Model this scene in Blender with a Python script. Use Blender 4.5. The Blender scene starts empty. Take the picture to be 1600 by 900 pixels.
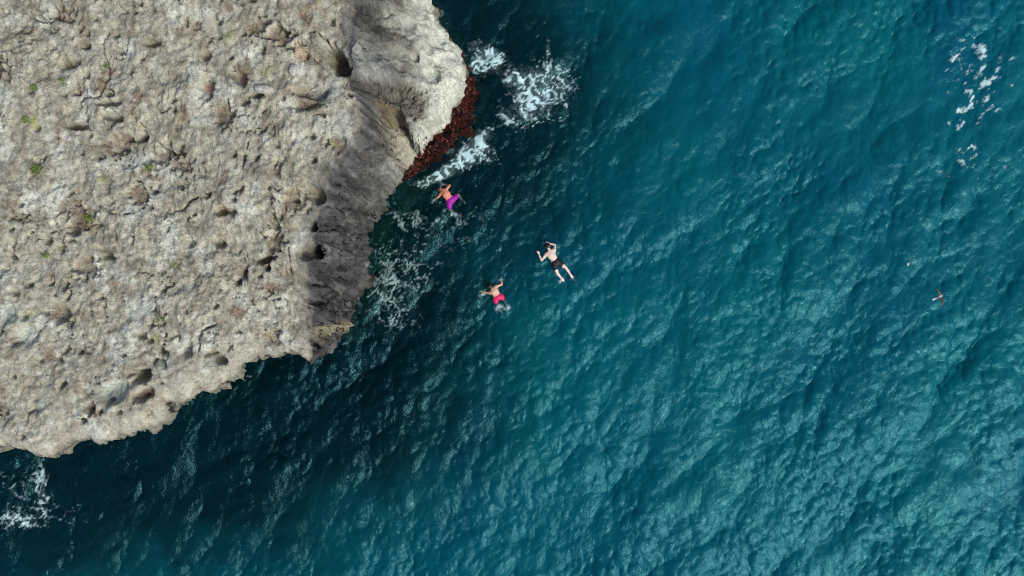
import bpy, bmesh, math, random
import numpy as np
from mathutils import Vector, Matrix

# ------------------------------------------------------------------ camera, sky, sun, exposure
SC = bpy.context.scene
COL = SC.collection
HC = 27.0            # camera height above the water, metres
PXM = 40.0           # photograph pixels per metre at water level
HT = 6.0             # plateau height
cam_d = bpy.data.cameras.new("camera")
cam = bpy.data.objects.new("camera", cam_d)
COL.objects.link(cam)
cam.location = (0, 0, HC)
cam.rotation_euler = (0, 0, 0)
cam_d.sensor_width = 36.0
cam_d.lens = 36.0 * HC / (1600 / PXM)
cam_d.clip_start = 0.1
cam_d.clip_end = 8000
SC.camera = cam

SUN_AZ = math.radians(-40)      # direction the light comes from, in the ground plane
SUN_EL = math.radians(42)
world = bpy.data.worlds.new("World")
SC.world = world
world.use_nodes = True
wn = world.node_tree
wn.nodes.clear()
sky = wn.nodes.new("ShaderNodeTexSky")
sky.sky_type = 'NISHITA'
sky.sun_disc = False
sky.sun_elevation = SUN_EL
sky.sun_rotation = math.pi / 2 - SUN_AZ
sky.air_density = 1.0
sky.dust_density = 5.0
sky.ozone_density = 1.0
bg = wn.nodes.new("ShaderNodeBackground")
bg.inputs["Strength"].default_value = 0.10
wo = wn.nodes.new("ShaderNodeOutputWorld")
wn.links.new(sky.outputs[0], bg.inputs[0])
wn.links.new(bg.outputs[0], wo.inputs[0])

sun_d = bpy.data.lights.new("sun", 'SUN')
sun_d.energy = 1.4
sun_d.angle = math.radians(14)
sun_d.color = (1.0, 0.97, 0.92)
sun = bpy.data.objects.new("sun", sun_d)
COL.objects.link(sun)
sdir = Vector((math.cos(SUN_AZ) * math.cos(SUN_EL), math.sin(SUN_AZ) * math.cos(SUN_EL), math.sin(SUN_EL)))
sun.rotation_euler = sdir.to_track_quat('Z', 'Y').to_euler()

SC.view_settings.view_transform = 'Standard'
SC.view_settings.look = 'None'
SC.view_settings.gamma = 1.0
SC.view_settings.use_curve_mapping = False
SC.view_settings.exposure = 0.5
SC.cycles.max_bounces = 4
SC.cycles.use_denoising = True
SC.cycles.denoiser = 'OPENIMAGEDENOISE'
SC.cycles.denoising_prefilter = 'NONE'
SC.cycles.filter_width = 1.1
SC.cycles.transparent_max_bounces = 12
SC.cycles.caustics_reflective = False
SC.cycles.caustics_refractive = False

rng = np.random.default_rng(7)
random.seed(7)

# ------------------------------------------------------------------ numeric helpers
def w2(px, py, z=0.0):
    """photograph pixel -> place in the world at height z"""
    k = (HC - z) / HC / PXM
    return np.array([(px - 800.0) * k, (450.0 - py) * k])

_P = rng.permutation(256).astype(np.int32)
_P = np.concatenate([_P, _P, _P])
_G = rng.normal(size=(256, 3)).astype(np.float32)
_G /= np.linalg.norm(_G, axis=1, keepdims=True)

def perlin(x, y, z):
    x = np.asarray(x, np.float32); y = np.asarray(y, np.float32); z = np.broadcast_to(np.asarray(z, np.float32), x.shape)
    xi = np.floor(x).astype(np.int32); yi = np.floor(y).astype(np.int32); zi = np.floor(z).astype(np.int32)
    xf = x - xi; yf = y - yi; zf = z - zi
    xi &= 255; yi &= 255; zi &= 255
    u = xf * xf * xf * (xf * (xf * 6 - 15) + 10)
    v = yf * yf * yf * (yf * (yf * 6 - 15) + 10)
    w = zf * zf * zf * (zf * (zf * 6 - 15) + 10)
    def g(ix, iy, iz, fx, fy, fz):
        h = _P[_P[_P[ix] + iy] + iz]
        gr = _G[h]
        return gr[..., 0] * fx + gr[..., 1] * fy + gr[..., 2] * fz
    x1 = xi + 1; y1 = yi + 1; z1 = zi + 1
    a = g(xi, yi, zi, xf, yf, zf); b = g(x1, yi, zi, xf - 1, yf, zf)
    c = g(xi, y1, zi, xf, yf - 1, zf); d = g(x1, y1, zi, xf - 1, yf - 1, zf)
    e = g(xi, yi, z1, xf, yf, zf - 1); f = g(x1, yi, z1, xf - 1, yf, zf - 1)
    gg = g(xi, y1, z1, xf, yf - 1, zf - 1); h = g(x1, y1, z1, xf - 1, yf - 1, zf - 1)
    l0 = a + u * (b - a); l1 = c + u * (d - c); l2 = e + u * (f - e); l3 = gg + u * (h - gg)
    m0 = l0 + v * (l1 - l0); m1 = l2 + v * (l3 - l2)
    return 1.5 * (m0 + w * (m1 - m0))

_A2 = np.linspace(0, 2 * np.pi, 256, endpoint=False)[rng.permutation(256)]
_GX = np.cos(_A2).astype(np.float32); _GY = np.sin(_A2).astype(np.float32)
def perlin2(x, y, k):
    x = np.asarray(x, np.float32); y = np.asarray(y, np.float32)
    xi = np.floor(x).astype(np.int32); yi = np.floor(y).astype(np.int32)
    xf = x - xi; yf = y - yi; xi &= 255; yi &= 255
    u = xf * xf * xf * (xf * (xf * 6 - 15) + 10); v = yf * yf * yf * (yf * (yf * 6 - 15) + 10)
    k = int(k * 53) & 255
    def g(ix, iy, fx, fy):
        h = _P[_P[_P[ix] + iy] + k]
        return _GX[h] * fx + _GY[h] * fy
    a = g(xi, yi, xf, yf); b = g(xi + 1, yi, xf - 1, yf); c = g(xi, yi + 1, xf, yf - 1); d = g(xi + 1, yi + 1, xf - 1, yf - 1)
    l0 = a + u * (b - a); l1 = c + u * (d - c)
    return 1.3 * (l0 + v * (l1 - l0))

def fbm(x, y, z, f=1.0, octv=4, gain=0.5, lac=2.03, mode=None):
    s = 0; a = 1.0; n = 0
    for i in range(octv):
        if np.ndim(z) == 0: p = perlin2(x * f + 17.3 * i, y * f - 9.1 * i, z + 3.7 * i)
        else: p = perlin(x * f + 17.3 * i, y * f - 9.1 * i, z * f + 3.7 * i)
        if mode == 'billow': p = np.abs(p) * 2 - 0.5
        elif mode == 'ridge': p = 1 - np.abs(p) * 2
        s = s + a * p; n += a; a *= gain; f *= lac
    return s / n

def sstep(a, b, x):
    t = np.clip((x - a) / (b - a), 0, 1)
    return t * t * (3 - 2 * t)

def worley(x, y, seed=0, f=1.0):
    """F1, F2 and an id in 0..1 of the nearest cell"""
    x = x * f; y = y * f
    xi = np.floor(x).astype(np.int64); yi = np.floor(y).astype(np.int64)
    f1 = np.full(x.shape, 9.0, np.float32); f2 = f1.copy(); idv = np.zeros(x.shape, np.float32)
    for dx in (-1, 0, 1):
        for dy in (-1, 0, 1):
            cx = xi + dx; cy = yi + dy
            h = (cx * 374761393 + cy * 668265263 + seed * 974711) & 0x7fffffff
            h = ((h ^ (h >> 13)) * 1274126177) & 0x7fffffff
            h2 = ((h ^ (h >> 11)) * 69069 + 12345) & 0x7fffffff
            h3 = ((h2 ^ (h2 >> 9)) * 1103515245 + 331) & 0x7fffffff
            r1 = (h & 0xffff) / 65535.0; r2 = (h2 & 0xffff) / 65535.0; r3 = (h3 & 0xffff) / 65535.0
            d = np.hypot(cx + r1 - x, cy + r2 - y).astype(np.float32)
            m = d < f1
            f2 = np.where(m, f1, np.minimum(f2, d))
            idv = np.where(m, r3, idv)
            f1 = np.where(m, d, f1)
    return f1, f2, idv

def spline(pts, n):
    """Catmull-Rom through rows of pts, resampled to n rows evenly along the first two columns"""
    p = np.asarray(pts, float)
    p = np.vstack([2 * p[0] - p[1], p, 2 * p[-1] - p[-2]])
    out = []
    for i in range(1, len(p) - 2):
        t = np.linspace(0, 1, 24, endpoint=False)[:, None]
        a, b, c, d = p[i - 1], p[i], p[i + 1], p[i + 2]
        out.append(0.5 * ((2 * b) + (c - a) * t + (2 * a - 5 * b + 4 * c - d) * t ** 2 + (3 * b - a - 3 * c + d) * t ** 3))
    out.append(p[-2][None])
    q = np.vstack(out)
    L = np.concatenate([[0], np.cumsum(np.hypot(*np.diff(q[:, :2], axis=0).T))])
    s = np.linspace(0, L[-1], n)
    return np.stack([np.interp(s, L, q[:, j]) for j in range(q.shape[1])], 1), s

def grid_mesh(name, P, mat, parent=None, colors=None, keep=None, attrs=None, flip=False):
    """P: rows x cols x 3 -> one smooth shaded mesh object"""
    R, Cn = P.shape[:2]
    idx = np.arange(R * Cn).reshape(R, Cn)
    q = np.stack([idx[:-1, :-1], idx[:-1, 1:], idx[1:, 1:], idx[1:, :-1]], -1).reshape(-1, 4)
    if flip: q = q[:, ::-1]
    if keep is not None:
        k = (keep[:-1, :-1] | keep[:-1, 1:] | keep[1:, 1:] | keep[1:, :-1]).ravel()
        q = q[k]
    V = P.reshape(-1, 3)
    used = None
    if keep is not None:
        used = np.unique(q); remap = np.zeros(len(V), np.int64); remap[used] = np.arange(len(used))
        q = remap[q]; V = V[used]
    me = bpy.data.meshes.new(name)
    me.vertices.add(len(V)); me.vertices.foreach_set("co", V.astype(np.float32).ravel())
    me.loops.add(q.size); me.loops.foreach_set("vertex_index", q.ravel().astype(np.int32))
    me.polygons.add(len(q))
    me.polygons.foreach_set("loop_start", np.arange(0, q.size, 4, dtype=np.int32))
    me.update(calc_edges=True)
    me.polygons.foreach_set("use_smooth", np.ones(len(q), bool))
    if colors is not None:
        c = colors.reshape(-1, 3)
        if used is not None: c = c[used]
        at = me.color_attributes.new("tint", 'FLOAT_COLOR', 'POINT')
        at.data.foreach_set("color", np.concatenate([c, np.ones((len(c), 1))], 1).astype(np.float32).ravel())
    for an, av in (attrs or {}).items():
        v = av.reshape(-1)
        if used is not None: v = v[used]
        at = me.attributes.new(an, 'FLOAT', 'POINT')
        at.data.foreach_set("value", v.astype(np.float32))
    me.materials.append(mat)
    ob = bpy.data.objects.new(name, me)
    COL.objects.link(ob)
    if parent is not None: ob.parent = parent
    return ob

def tag(o, label=None, cat=None, group=None, kind=None):
    for k, v in (("label", label), ("category", cat), ("group", group), ("kind", kind)):
        if v: o[k] = v
    return o

# ------------------------------------------------------------------ materials
def new_mat(name):
    m = bpy.data.materials.new(name); m.use_nodes = True
    nt = m.node_tree; nt.nodes.clear()
    out = nt.nodes.new("ShaderNodeOutputMaterial")
    return m, nt, out

def nd(nt, typ, **kw):
    n = nt.nodes.new(typ)
    for k, v in kw.items():
        if k.startswith("_"): setattr(n, k[1:], v)
        else: n.inputs[k.replace("__", " ")].default_value = v
    return n

def tex_noise(nt, vec, scale, detail=4, rough=0.6, dist=0.0):
    n = nd(nt, "ShaderNodeTexNoise", Scale=scale, Detail=detail, Roughness=rough, Distortion=dist)
    nt.links.new(vec, n.inputs["Vector"])
    return n

def ramp(nt, fac, stops):
    r = nt.nodes.new("ShaderNodeValToRGB")
    el = r.color_ramp.elements
    while len(el) < len(stops): el.new(0.5)
    for e, (p, c) in zip(el, stops):
        e.position = p; e.color = (*c, 1) if len(c) == 3 else c
    nt.links.new(fac, r.inputs[0])
    return r

def mulc(nt, a, b, fac=1.0, blend='MULTIPLY'):
    m = nt.nodes.new("ShaderNodeMix"); m.data_type = 'RGBA'; m.blend_type = blend
    m.inputs[0].default_value = fac
    nt.links.new(a, m.inputs[6]); nt.links.new(b, m.inputs[7])
    return m.outputs[2]

def rock_material(name, scale=1.0, rough=0.9, bump=0.85, var=(0.72, 1.22)):
    m, nt, out = new_mat(name)
    geo = nt.nodes.new("ShaderNodeNewGeometry")
    pos = geo.outputs["Position"]
    at = nt.nodes.new("ShaderNodeVertexColor"); at.layer_name = "tint"
    n1 = tex_noise(nt, pos, 5.0 * scale, 6, 0.7, 0.4)
    r1 = ramp(nt, n1.outputs[0], [(0.3, (var[0],) * 3), (0.7, (var[1],) * 3)])
    c = mulc(nt, at.outputs[0], r1.outputs[0])
    n2 = tex_noise(nt, pos, 18.0 * scale, 4, 0.7, 0.8)
    r2 = ramp(nt, n2.outputs[0], [(0.34, (0.42, 0.39, 0.36)), (0.45, (1, 1, 1)), (0.6, (1, 1, 1)), (0.72, (1.3, 1.32, 1.32))])
    c = mulc(nt, c, r2.outputs[0], 0.8)
    b = nd(nt, "ShaderNodeBsdfPrincipled", Roughness=rough)
    b.inputs["Specular IOR Level"].default_value = 0.2
    nt.links.new(c, b.inputs["Base Color"])
    n3 = tex_noise(nt, pos, 9.0 * scale, 8, 0.72, 0.3)
    n4 = nd(nt, "ShaderNodeTexNoise", _noise_type='RIDGED_MULTIFRACTAL', Scale=2.6 * scale, Detail=7, Roughness=0.62, Distortion=0.25)
    nt.links.new(pos, n4.inputs["Vector"])
    hs_ = nt.nodes.new("ShaderNodeMath"); hs_.operation = 'MULTIPLY_ADD'; hs_.inputs[1].default_value = 0.45
    nt.links.new(n4.outputs[0], hs_.inputs[0]); nt.links.new(n3.outputs[0], hs_.inputs[2])
    bp = nd(nt, "ShaderNodeBump", Strength=bump, Distance=0.17)
    nt.links.new(hs_.outputs[0], bp.inputs["Height"])
    nt.links.new(bp.outputs[0], b.inputs["Normal"])
    nt.links.new(b.outputs[0], out.inputs[0])
    return m

def plain(name, col, rough=0.7, spec=0.3, noise=0.0, nscale=20.0, bump=0.0, sss=0.0):
    m, nt, out = new_mat(name)
    b = nd(nt, "ShaderNodeBsdfPrincipled", Roughness=rough)
    b.inputs["Specular IOR Level"].default_value = spec
    tc = nt.nodes.new("ShaderNodeTexCoord")
    n = tex_noise(nt, tc.outputs["Object"], nscale, 5, 0.6)
    lo = tuple(max(0, c * (1 - noise)) for c in col); hi = tuple(c * (1 + noise) for c in col)
    r = ramp(nt, n.outputs[0], [(0.3, lo), (0.7, hi)])
    nt.links.new(r.outputs[0], b.inputs["Base Color"])
    if bump:
        bp = nd(nt, "ShaderNodeBump", Strength=bump, Distance=0.02)
        nt.links.new(n.outputs[0], bp.inputs["Height"]); nt.links.new(bp.outputs[0], b.inputs["Normal"])
    nt.links.new(b.outputs[0], out.inputs[0])
    return m

M_ROCK = rock_material("limestone")
M_ALGAE = rock_material("algae_rock", 1.6, 0.3, 1.0, (0.45, 1.6))

def water_material():
    m, nt, out = new_mat("sea_water")
    geo = nt.nodes.new("ShaderNodeNewGeometry"); pos = geo.outputs["Position"]
    mp = nd(nt, "ShaderNodeMapping"); nt.links.new(pos, mp.inputs[0])
    mp.inputs["Rotation"].default_value = (0, 0, math.radians(-25)); mp.inputs["Scale"].default_value = (1.6, 1.0, 1.0)
    n1 = tex_noise(nt, mp.outputs[0], 4.0, 5, 0.6, 0.5)
    bp = nd(nt, "ShaderNodeBump", Strength=0.6, Distance=0.08)
    nt.links.new(n1.outputs[0], bp.inputs["Height"])
    n2 = tex_noise(nt, pos, 0.16, 3, 0.5)
    r = ramp(nt, n2.outputs[0], [(0.35, (0.0005, 0.098, 0.172)), (0.65, (0.0006, 0.140, 0.180))])
    dif = nd(nt, "ShaderNodeBsdfDiffuse"); nt.links.new(r.outputs[0], dif.inputs[0]); nt.links.new(bp.outputs[0], dif.inputs["Normal"])
    tr = nd(nt, "ShaderNodeBsdfTransparent"); tr.inputs[0].default_value = (0.55, 0.93, 0.92, 1)
    cl = nt.nodes.new("ShaderNodeAttribute"); cl.attribute_name = "shade_clarity"
    mx = nd(nt, "ShaderNodeMixShader"); nt.links.new(cl.outputs["Fac"], mx.inputs[0])
    nt.links.new(dif.outputs[0], mx.inputs[1]); nt.links.new(tr.outputs[0], mx.inputs[2])
    gl = nd(nt, "ShaderNodeBsdfGlossy", Roughness=0.17); gl.inputs["Color"].default_value = (0.28, 0.80, 0.90, 1); nt.links.new(bp.outputs[0], gl.inputs["Normal"])
    fr = nd(nt, "ShaderNodeFresnel", IOR=1.34); nt.links.new(bp.outputs[0], fr.inputs["Normal"])
    m2 = nd(nt, "ShaderNodeMixShader"); nt.links.new(fr.outputs[0], m2.inputs[0])
    nt.links.new(mx.outputs[0], m2.inputs[1]); nt.links.new(gl.outputs[0], m2.inputs[2])
    nt.links.new(m2.outputs[0], out.inputs[0])
    return m
M_SEA = water_material()

def seabed_material():
    m, nt, out = new_mat("seabed")
    at = nt.nodes.new("ShaderNodeVertexColor"); at.layer_name = "tint"
    b = nd(nt, "ShaderNodeBsdfDiffuse")
    nt.links.new(at.outputs[0], b.inputs[0]); nt.links.new(b.outputs[0], out.inputs[0])
    return m
M_BED = seabed_material()

def foam_material():
    m, nt, out = new_mat("foam")
    at = nt.nodes.new("ShaderNodeAttribute"); at.attribute_name = "foam"
    geo = nt.nodes.new("ShaderNodeNewGeometry")
    n = tex_noise(nt, geo.outputs["Position"], 9.0, 6, 0.75)
    ad = nt.nodes.new("ShaderNodeMath"); ad.operation = 'MULTIPLY_ADD'
    nt.links.new(n.outputs[0], ad.inputs[0]); ad.inputs[1].default_value = 0.35; nt.links.new(at.outputs["Fac"], ad.inputs[2])
    r = ramp(nt, ad.outputs[0], [(0.2, (0, 0, 0)), (1.0, (0.9, 0.9, 0.9))])
    d = nd(nt, "ShaderNodeBsdfDiffuse"); d.inputs[0].default_value = (0.50, 0.74, 0.79, 1)
    t = nd(nt, "ShaderNodeBsdfTransparent")
    mx = nd(nt, "ShaderNodeMixShader")
    nt.links.new(r.outputs[0], mx.inputs[0]); nt.links.new(t.outputs[0], mx.inputs[1]); nt.links.new(d.outputs[0], mx.inputs[2])
    nt.links.new(mx.outputs[0], out.inputs[0])
    return m
M_FOAM = foam_material()

# ------------------------------------------------------------------ the headland
# rows: plateau edge pixel, waterline pixel, shelf weight, undercut weight
COAST = [
    (640, -560, 760, -560, 1, 0), (600, -300, 700, -300, 1, 0), (575, -120, 660, -120, 1, 0), (558, -20, 660, -30, 1, 0),
    (552, 50, 703, 55, 1, 0), (548, 100, 727, 108, 1, 0), (560, 140, 731, 150, 1, 0), (572, 178, 712, 186, 1, 0),
    (570, 215, 680, 216, 1, 0), (548, 248, 652, 250, .9, 0), (520, 275, 628, 284, .5, 0), (506, 305, 603, 318, .15, 0),
    (497, 345, 579, 352, 0, 0), (488, 388, 572, 400, 0, 0), (484, 425, 571, 440, 0, 0), (484, 462, 546, 470, 0, 0),
    (490, 505, 541, 508, 0, 0.1), (486, 543, 520, 545, 0, 0.3), (478, 560, 484, 560, 0, .8), (440, 550, 440, 550, 0, 1), (402, 557, 402, 557, 0, 1),
    (376, 570, 376, 570, 0, 1), (347, 596, 347, 596, 0, 1), (318, 614, 318, 614, 0, 1), (285, 624, 285, 624, 0, 1),
    (259, 632, 259, 632, 0, 1), (241, 658, 241, 658, 0, 1), (205, 673, 205, 673, 0, 1), (163, 691, 163, 691, 0, 1),
    (135, 681, 135, 681, 0, 1), (102, 690, 102, 690, 0, 1), (64, 712, 64, 712, 0, 1), (30, 698, 30, 698, 0, 1),
    (0, 693, 0, 693, 0, 1), (-60, 705, -60, 705, 0, 1), (-200, 740, -200, 740, 0, 1), (-420, 780, -420, 780, 0, 1)]
rowsC = []
for tx, ty, bx, by, sh, un in COAST:
    T = w2(tx, ty, HT)
    B = w2(bx, by, 0.0) if un < 0.75 else T
    rowsC.append([T[0], T[1], B[0], B[1], sh, un])
NS = 860
cs, sarc = spline(rowsC, NS)
Tw = cs[:, 0:2].copy(); Bw = cs[:, 2:4].copy(); SHW = np.clip(cs[:, 4], 0, 1); UNW = np.clip(cs[:, 5], 0, 1)
ker = np.hanning(41); ker /= ker.sum()
def smooth1(a): return np.convolve(np.pad(a, 20, mode='edge'), ker, 'valid')
Ts = np.stack([smooth1(Tw[:, 0]), smooth1(Tw[:, 1])], 1)
tg = np.gradient(Ts, axis=0); tg /= np.linalg.norm(tg, axis=1, keepdims=True)
Nw = np.stack([-tg[:, 1], tg[:, 0]], 1)           # outward, towards the water
if Nw[NS // 3, 0] < 0: Nw = -Nw
# small scale raggedness of the plan outline
jag = 0.24 * fbm(sarc * 1.3, sarc * 0 + 3.1, 0.5, 1.0, 5, 0.72)
Tw += Nw * jag[:, None] * 1.3
Bw += Nw * (1 - UNW)[:, None] * jag[::-1][:, None] * 0.9 + Nw * (UNW * jag)[:, None] * 1.3

FOC = np.array([-62.0, 60.0])
d_in = np.concatenate([np.arange(0, 21.0, 0.046), 21.0 * 1.09 ** np.arange(0, 14)])
d_in = d_in[::-1]
nin = len(d_in)
NV = 180
tv = np.linspace(0, 1, NV + 1)[1:]
dirF = FOC - Tw; lenF = np.linalg.norm(dirF, axis=1, keepdims=True); dirF = dirF / lenF
Pin = np.zeros((nin, NS, 3)); Pin[..., :2] = Tw[None] + dirF[None] * d_in[:, None, None]
Pin[..., 2] = HT
# wall profiles: z and fraction / offset at parameter tv (1 = well below water)
def prof(keys):
    k = np.array(keys, float)
    return [np.interp(tv, k[:, 0], k[:, j]) for j in range(1, k.shape[1])]
zw, hw, ow = prof([(0, 6, 0, 0), (.05, 5.75, .06, .05), (.4, 3.5, .55, .12), (.7, 1.2, .86, .1), (.82, 0, 1, 0), (.9, -1, 1.0, .1), (1, -3.6, 1.0, .5)])
zs, hs, os_ = prof([(0, 6, 0, 0), (.06, 5.6, .03, 0), (.2, 4.3, .14, 0), (.3, 3.6, .28, 0), (.45, 3.0, .55, 0), (.6, 2.3, .78, 0), (.7, 1.6, .92, 0), (.82, 0.15, 1, 0), (.9, -1, 1.0, .3), (1, -3.6, 1.0, 1.0)])
zu, hu, ou = prof([(0, 6, 0, 0), (.05, 5.85, 0, 0.0), (.15, 5.45, 0, -.22), (.25, 4.9, 0, -.6), (.4, 4.0, 0, -1.1), (.6, 2.2, 0, -1.7), (.82, 0, 0, -1.7), (.9, -1, 0, -1.5), (1, -3.6, 0, -.5)])
ww = (1 - SHW) * (1 - UNW); wsum = ww + SHW + UNW
a_w = ww / wsum; a_s = SHW / wsum; a_u = UNW / wsum
Z = zw[:, None] * a_w + zs[:, None] * a_s + zu[:, None] * a_u
Hh = hw[:, None] * a_w + hs[:, None] * a_s + hu[:, None] * a_u
Oo = ow[:, None] * a_w + os_[:, None] * a_s + ou[:, None] * a_u
Pw = np.zeros((NV, NS, 3))
Pw[..., :2] = Tw[None] + (Bw - Tw)[None] * Hh[..., None] + Nw[None] * Oo[..., None]
Pw[..., 2] = Z - (0.35 * np.clip(1 - tv / 0.35, 0, 1))[:, None] * (0.55 + 0.45 * fbm(sarc, sarc * 0, 0.0, 0.5, 3))[None]
P = np.concatenate([Pin, Pw], 0)
ROWS = P.shape[0]
# soften the crest so that plateau and wall run into one another
edge_d = np.concatenate([d_in, -np.linspace(0, 1, NV) * 6.0])           # >0 inland
P[:nin, :, 2] -= (0.35 * np.exp(-d_in / 0.35))[:, None] * (0.55 + 0.45 * fbm(sarc, sarc * 0, 0.0, 0.5, 3))[None]
def normals(P):
    a = np.gradient(P, axis=0); b = np.gradient(P, axis=1)
    n = np.cross(a, b); n /= np.linalg.norm(n, axis=2, keepdims=True) + 1e-9
    if n[10, 10, 2] < 0: n = -n
    return n
N = normals(P)
X, Y, Zc = P[..., 0], P[..., 1], P[..., 2]
inland = np.broadcast_to(edge_d[:, None], X.shape)
shelf = np.broadcast_to(a_s[None], X.shape) * sstep(0.0, -0.5, inland)
wallz = sstep(0.15, -0.25, inland)
wallonly = wallz * (1 - shelf)
under = np.broadcast_to(a_u[None], X.shape)
# warp
wx = X + 0.45 * fbm(X, Y, Zc, 0.7, 3) ; wy = Y + 0.45 * fbm(X + 31, Y - 12, Zc, 0.7, 3)
big = fbm(X, Y, Zc, 0.16, 3)
bil = fbm(wx, wy, Zc, 0.75, 5, 0.52, mode='billow')
bil2 = fbm(wx * 1.0 + 40, wy + 11, Zc, 2.1, 4, 0.55, mode='billow')
rid = fbm(wx + 9, wy - 4, Zc, 1.0, 4, 0.5, mode='ridge')
mid = fbm(X, Y, Zc, 1.6, 5, 0.6)
fine = fbm(X, Y, Zc, 6.0, 3, 0.6)
xfine = fbm(X, Y, Zc, 9.5, 2, 0.6, mode='ridge')
f1, f2, cid = worley(wx + 0.15 * fine, wy, 3, 0.85)
pit = sstep(0.34, 0.2, f1 * (1 + 1.2 * fine)) * sstep(0.78, 0.85, cid)
g1, g2, gid = worley(wx * 1.0, wy + 0.1 * fine, 11, 2.3)
pit2 = sstep(0.26, 0.12, g1 * (1 + 0.9 * mid)) * sstep(0.78, 0.84, gid)
crack_n = perlin(wx * 0.8 + 5, wy * 0.8 + 2, Zc * 0.8)
crack_m = sstep(0.22, 0.38, perlin(X * 0.6 + 51, Y * 0.6 + 3, Zc))
crack = sstep(0.035, 0.0, np.abs(crack_n)) * crack_m
kx = perlin(wx * 2.1 - 25, wy * 2.1 + 12, Zc * 2.1)
crack2 = sstep(0.06, 0.0, np.abs(kx)) * sstep(0.26, 0.40, perlin(X * 0.9 - 7, Y * 0.9 + 33, Zc))
amp = np.clip(1.0 - 0.35 * wallz, 0, 1)
patch = 0.35 + 0.65 * sstep(-0.2, 0.25, fbm(X + 5, Y - 77, 0.0, 0.45, 3))
D = amp * (0.36 * big - 0.15 * bil * patch - 0.10 * bil2 * patch + 0.13 * mid + 0.07 * fine + 0.05 * xfine * (0.4 + 0.6 * patch)) \
    - (1 - wallz) * (0.16 * pit + 0.26 * pit2 + 0.26 * crack + 0.20 * crack2)
# steps: little terraces with sharp rims, typical of salt-eaten limestone
ter = fbm(wx - 70, wy + 8, Zc, 0.55, 4, 0.5)
tq = ter * 5.0; tfr = tq - np.floor(tq)
D += (1 - wallz) * 0.055 * (np.floor(tq) + sstep(0.35, 0.6, tfr) - tq * 0.4)
# wall: vertical flutes and knobs
al = np.broadcast_to(sarc[None], X.shape)
flute = fbm(al * 1.0, Zc * 0.35, 0.0, 1.6, 4, 0.55)
crag = fbm(al + 0.25 * mid, Zc * 0.6, 0.9, 2.8, 5, 0.68, mode='ridge')
D += wallonly * (0.46 * crag - 0.18 + 0.34 * flute + 0.26 * rid - 0.3 * bil - 0.26 * bil2 + 0.14 * fine - 0.12)
D -= shelf * 0.26 * bil2 * sstep(-0.1, 0.3, mid)
# shelf: rounded bulges and scallops
s1, s2_, sid = worley(wx * 1.0, wy, 23, 1.1)
D += shelf * (0.30 * (s1 - 0.5) - 0.08 * bil2 - 0.05)
D -= shelf * 0.10 * sstep(0.32, 0.15, s1) * (sid > 0.55)
# fade relief far away and damp displacement right at the water under the wall
D *= sstep(60, 25, inland)
D *= 1 - 0.55 * np.exp(-(inland / 0.3) ** 2)
P = P + N * D[..., None]
Q = P.copy()
for _ in range(40):
    Q[1:-1] = 0.25 * Q[:-2] + 0.5 * Q[1:-1] + 0.25 * Q[2:]
crest = np.exp(-((np.arange(ROWS) - nin) / 11.0) ** 2)[:, None, None]
P = P + (Q - P) * crest * 0.85
X, Y, Zc = P[..., 0], P[..., 1], P[..., 2]

def feat(px, py, rx, ry, rot=0.0, z=HT, wob=0.5, soft=0.35):
    """0..1 mask of a noisy ellipse seen at pixel px, py (radii in pixels)"""
    c = w2(px, py, z); k = (HC - z) / HC / PXM
    dx = X - c[0]; dy = Y - c[1]; ca, sa = math.cos(rot), math.sin(rot)
    u = (dx * ca + dy * sa) / (rx * k); v = (-dx * sa + dy * ca) / (ry * k)
    r = np.sqrt(u * u + v * v) * (1 + wob * mid * 2.0)
    return sstep(1 + soft, 1 - soft, r)
# named hollows and swellings that the photograph shows
holes = [ # px, py, rx, ry, rot, depth, z
    (526, 92, 13, 20, 0.5, 1.5, 6), (534, 108, 6, 8, 0, 1.0, 6), (487, 390, 8, 13, 0.5, 1.5, 6), (478, 396, 12, 8, 0, .6, 6),
    (221, 586, 12, 8, 0, .9, 6), (486, 352, 5, 8, 0, .7, 6), (404, 145, 9, 6, 0.3, .4, 6), (372, 118, 9, 14, 0.9, .35, 6),
    (321, 135, 12, 10, 0, .3, 6), (118, 197, 14, 5, 0, .35, 6), (222, 214, 9, 6, 0, .4, 6), (175, 182, 16, 6, -.2, .3, 6),
    (262, 238, 5, 16, 0.1, .45, 6), (165, 395, 14, 7, -.7, .4, 6), (114, 360, 10, 8, 0, .35, 6), (90, 490, 12, 14, 0, .3, 6),
    (415, 405, 10, 5, .3, .5, 6), (373, 441, 4, 5, 0, .5, 6), (381, 425, 4, 4, 0, .5, 6), (418, 418, 4, 4, 0, .5, 6),
    (425, 345, 5, 10, .2, .4, 6), (494, 306, 11, 13, 0, .55, 6), (226, 615, 16, 8, .4, .3, 6), (140, 635, 10, 8, -.6, .3, 6),
    (248, 545, 3, 18, .2, .4, 6), (292, 550, 8, 4, -.6, .3, 6), (340, 560, 12, 8, -.7, .4, 6), (178, 162, 14, 4, 0, .3, 6),
    (112, 100, 14, 7, 0, .3, 6), (178, 612, 21, 17, .3, .28, 6), (42, 525, 19, 15, 0, .22, 6), (8, 488, 14, 16, 0, .2, 6), (70, 375, 6, 5, 0, .3, 6), (345, 380, 10, 6, -.5, .3, 6), (318, 85, 8, 8, 0, .35, 6),
    (235, 65, 12, 7, 0, .4, 6), (480, 145, 22, 9, -.3, .3, 6), (470, 165, 26, 8, 0, .25, 6), (350, 330, 12, 6, 0, .3, 6)]
hole_m = np.zeros_like(X)
for (a, b, rx, ry, ro, dp, zz) in holes:
    m = feat(a, b, rx, ry, ro, zz) * sstep(-1.2, 0.0, inland)
    P[..., 2] -= m * dp; hole_m = np.maximum(hole_m, m)
cave = feat(622, 218, 17, 40, 0.12, 3.4, 0.16, 0.2) * wallz
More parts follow.
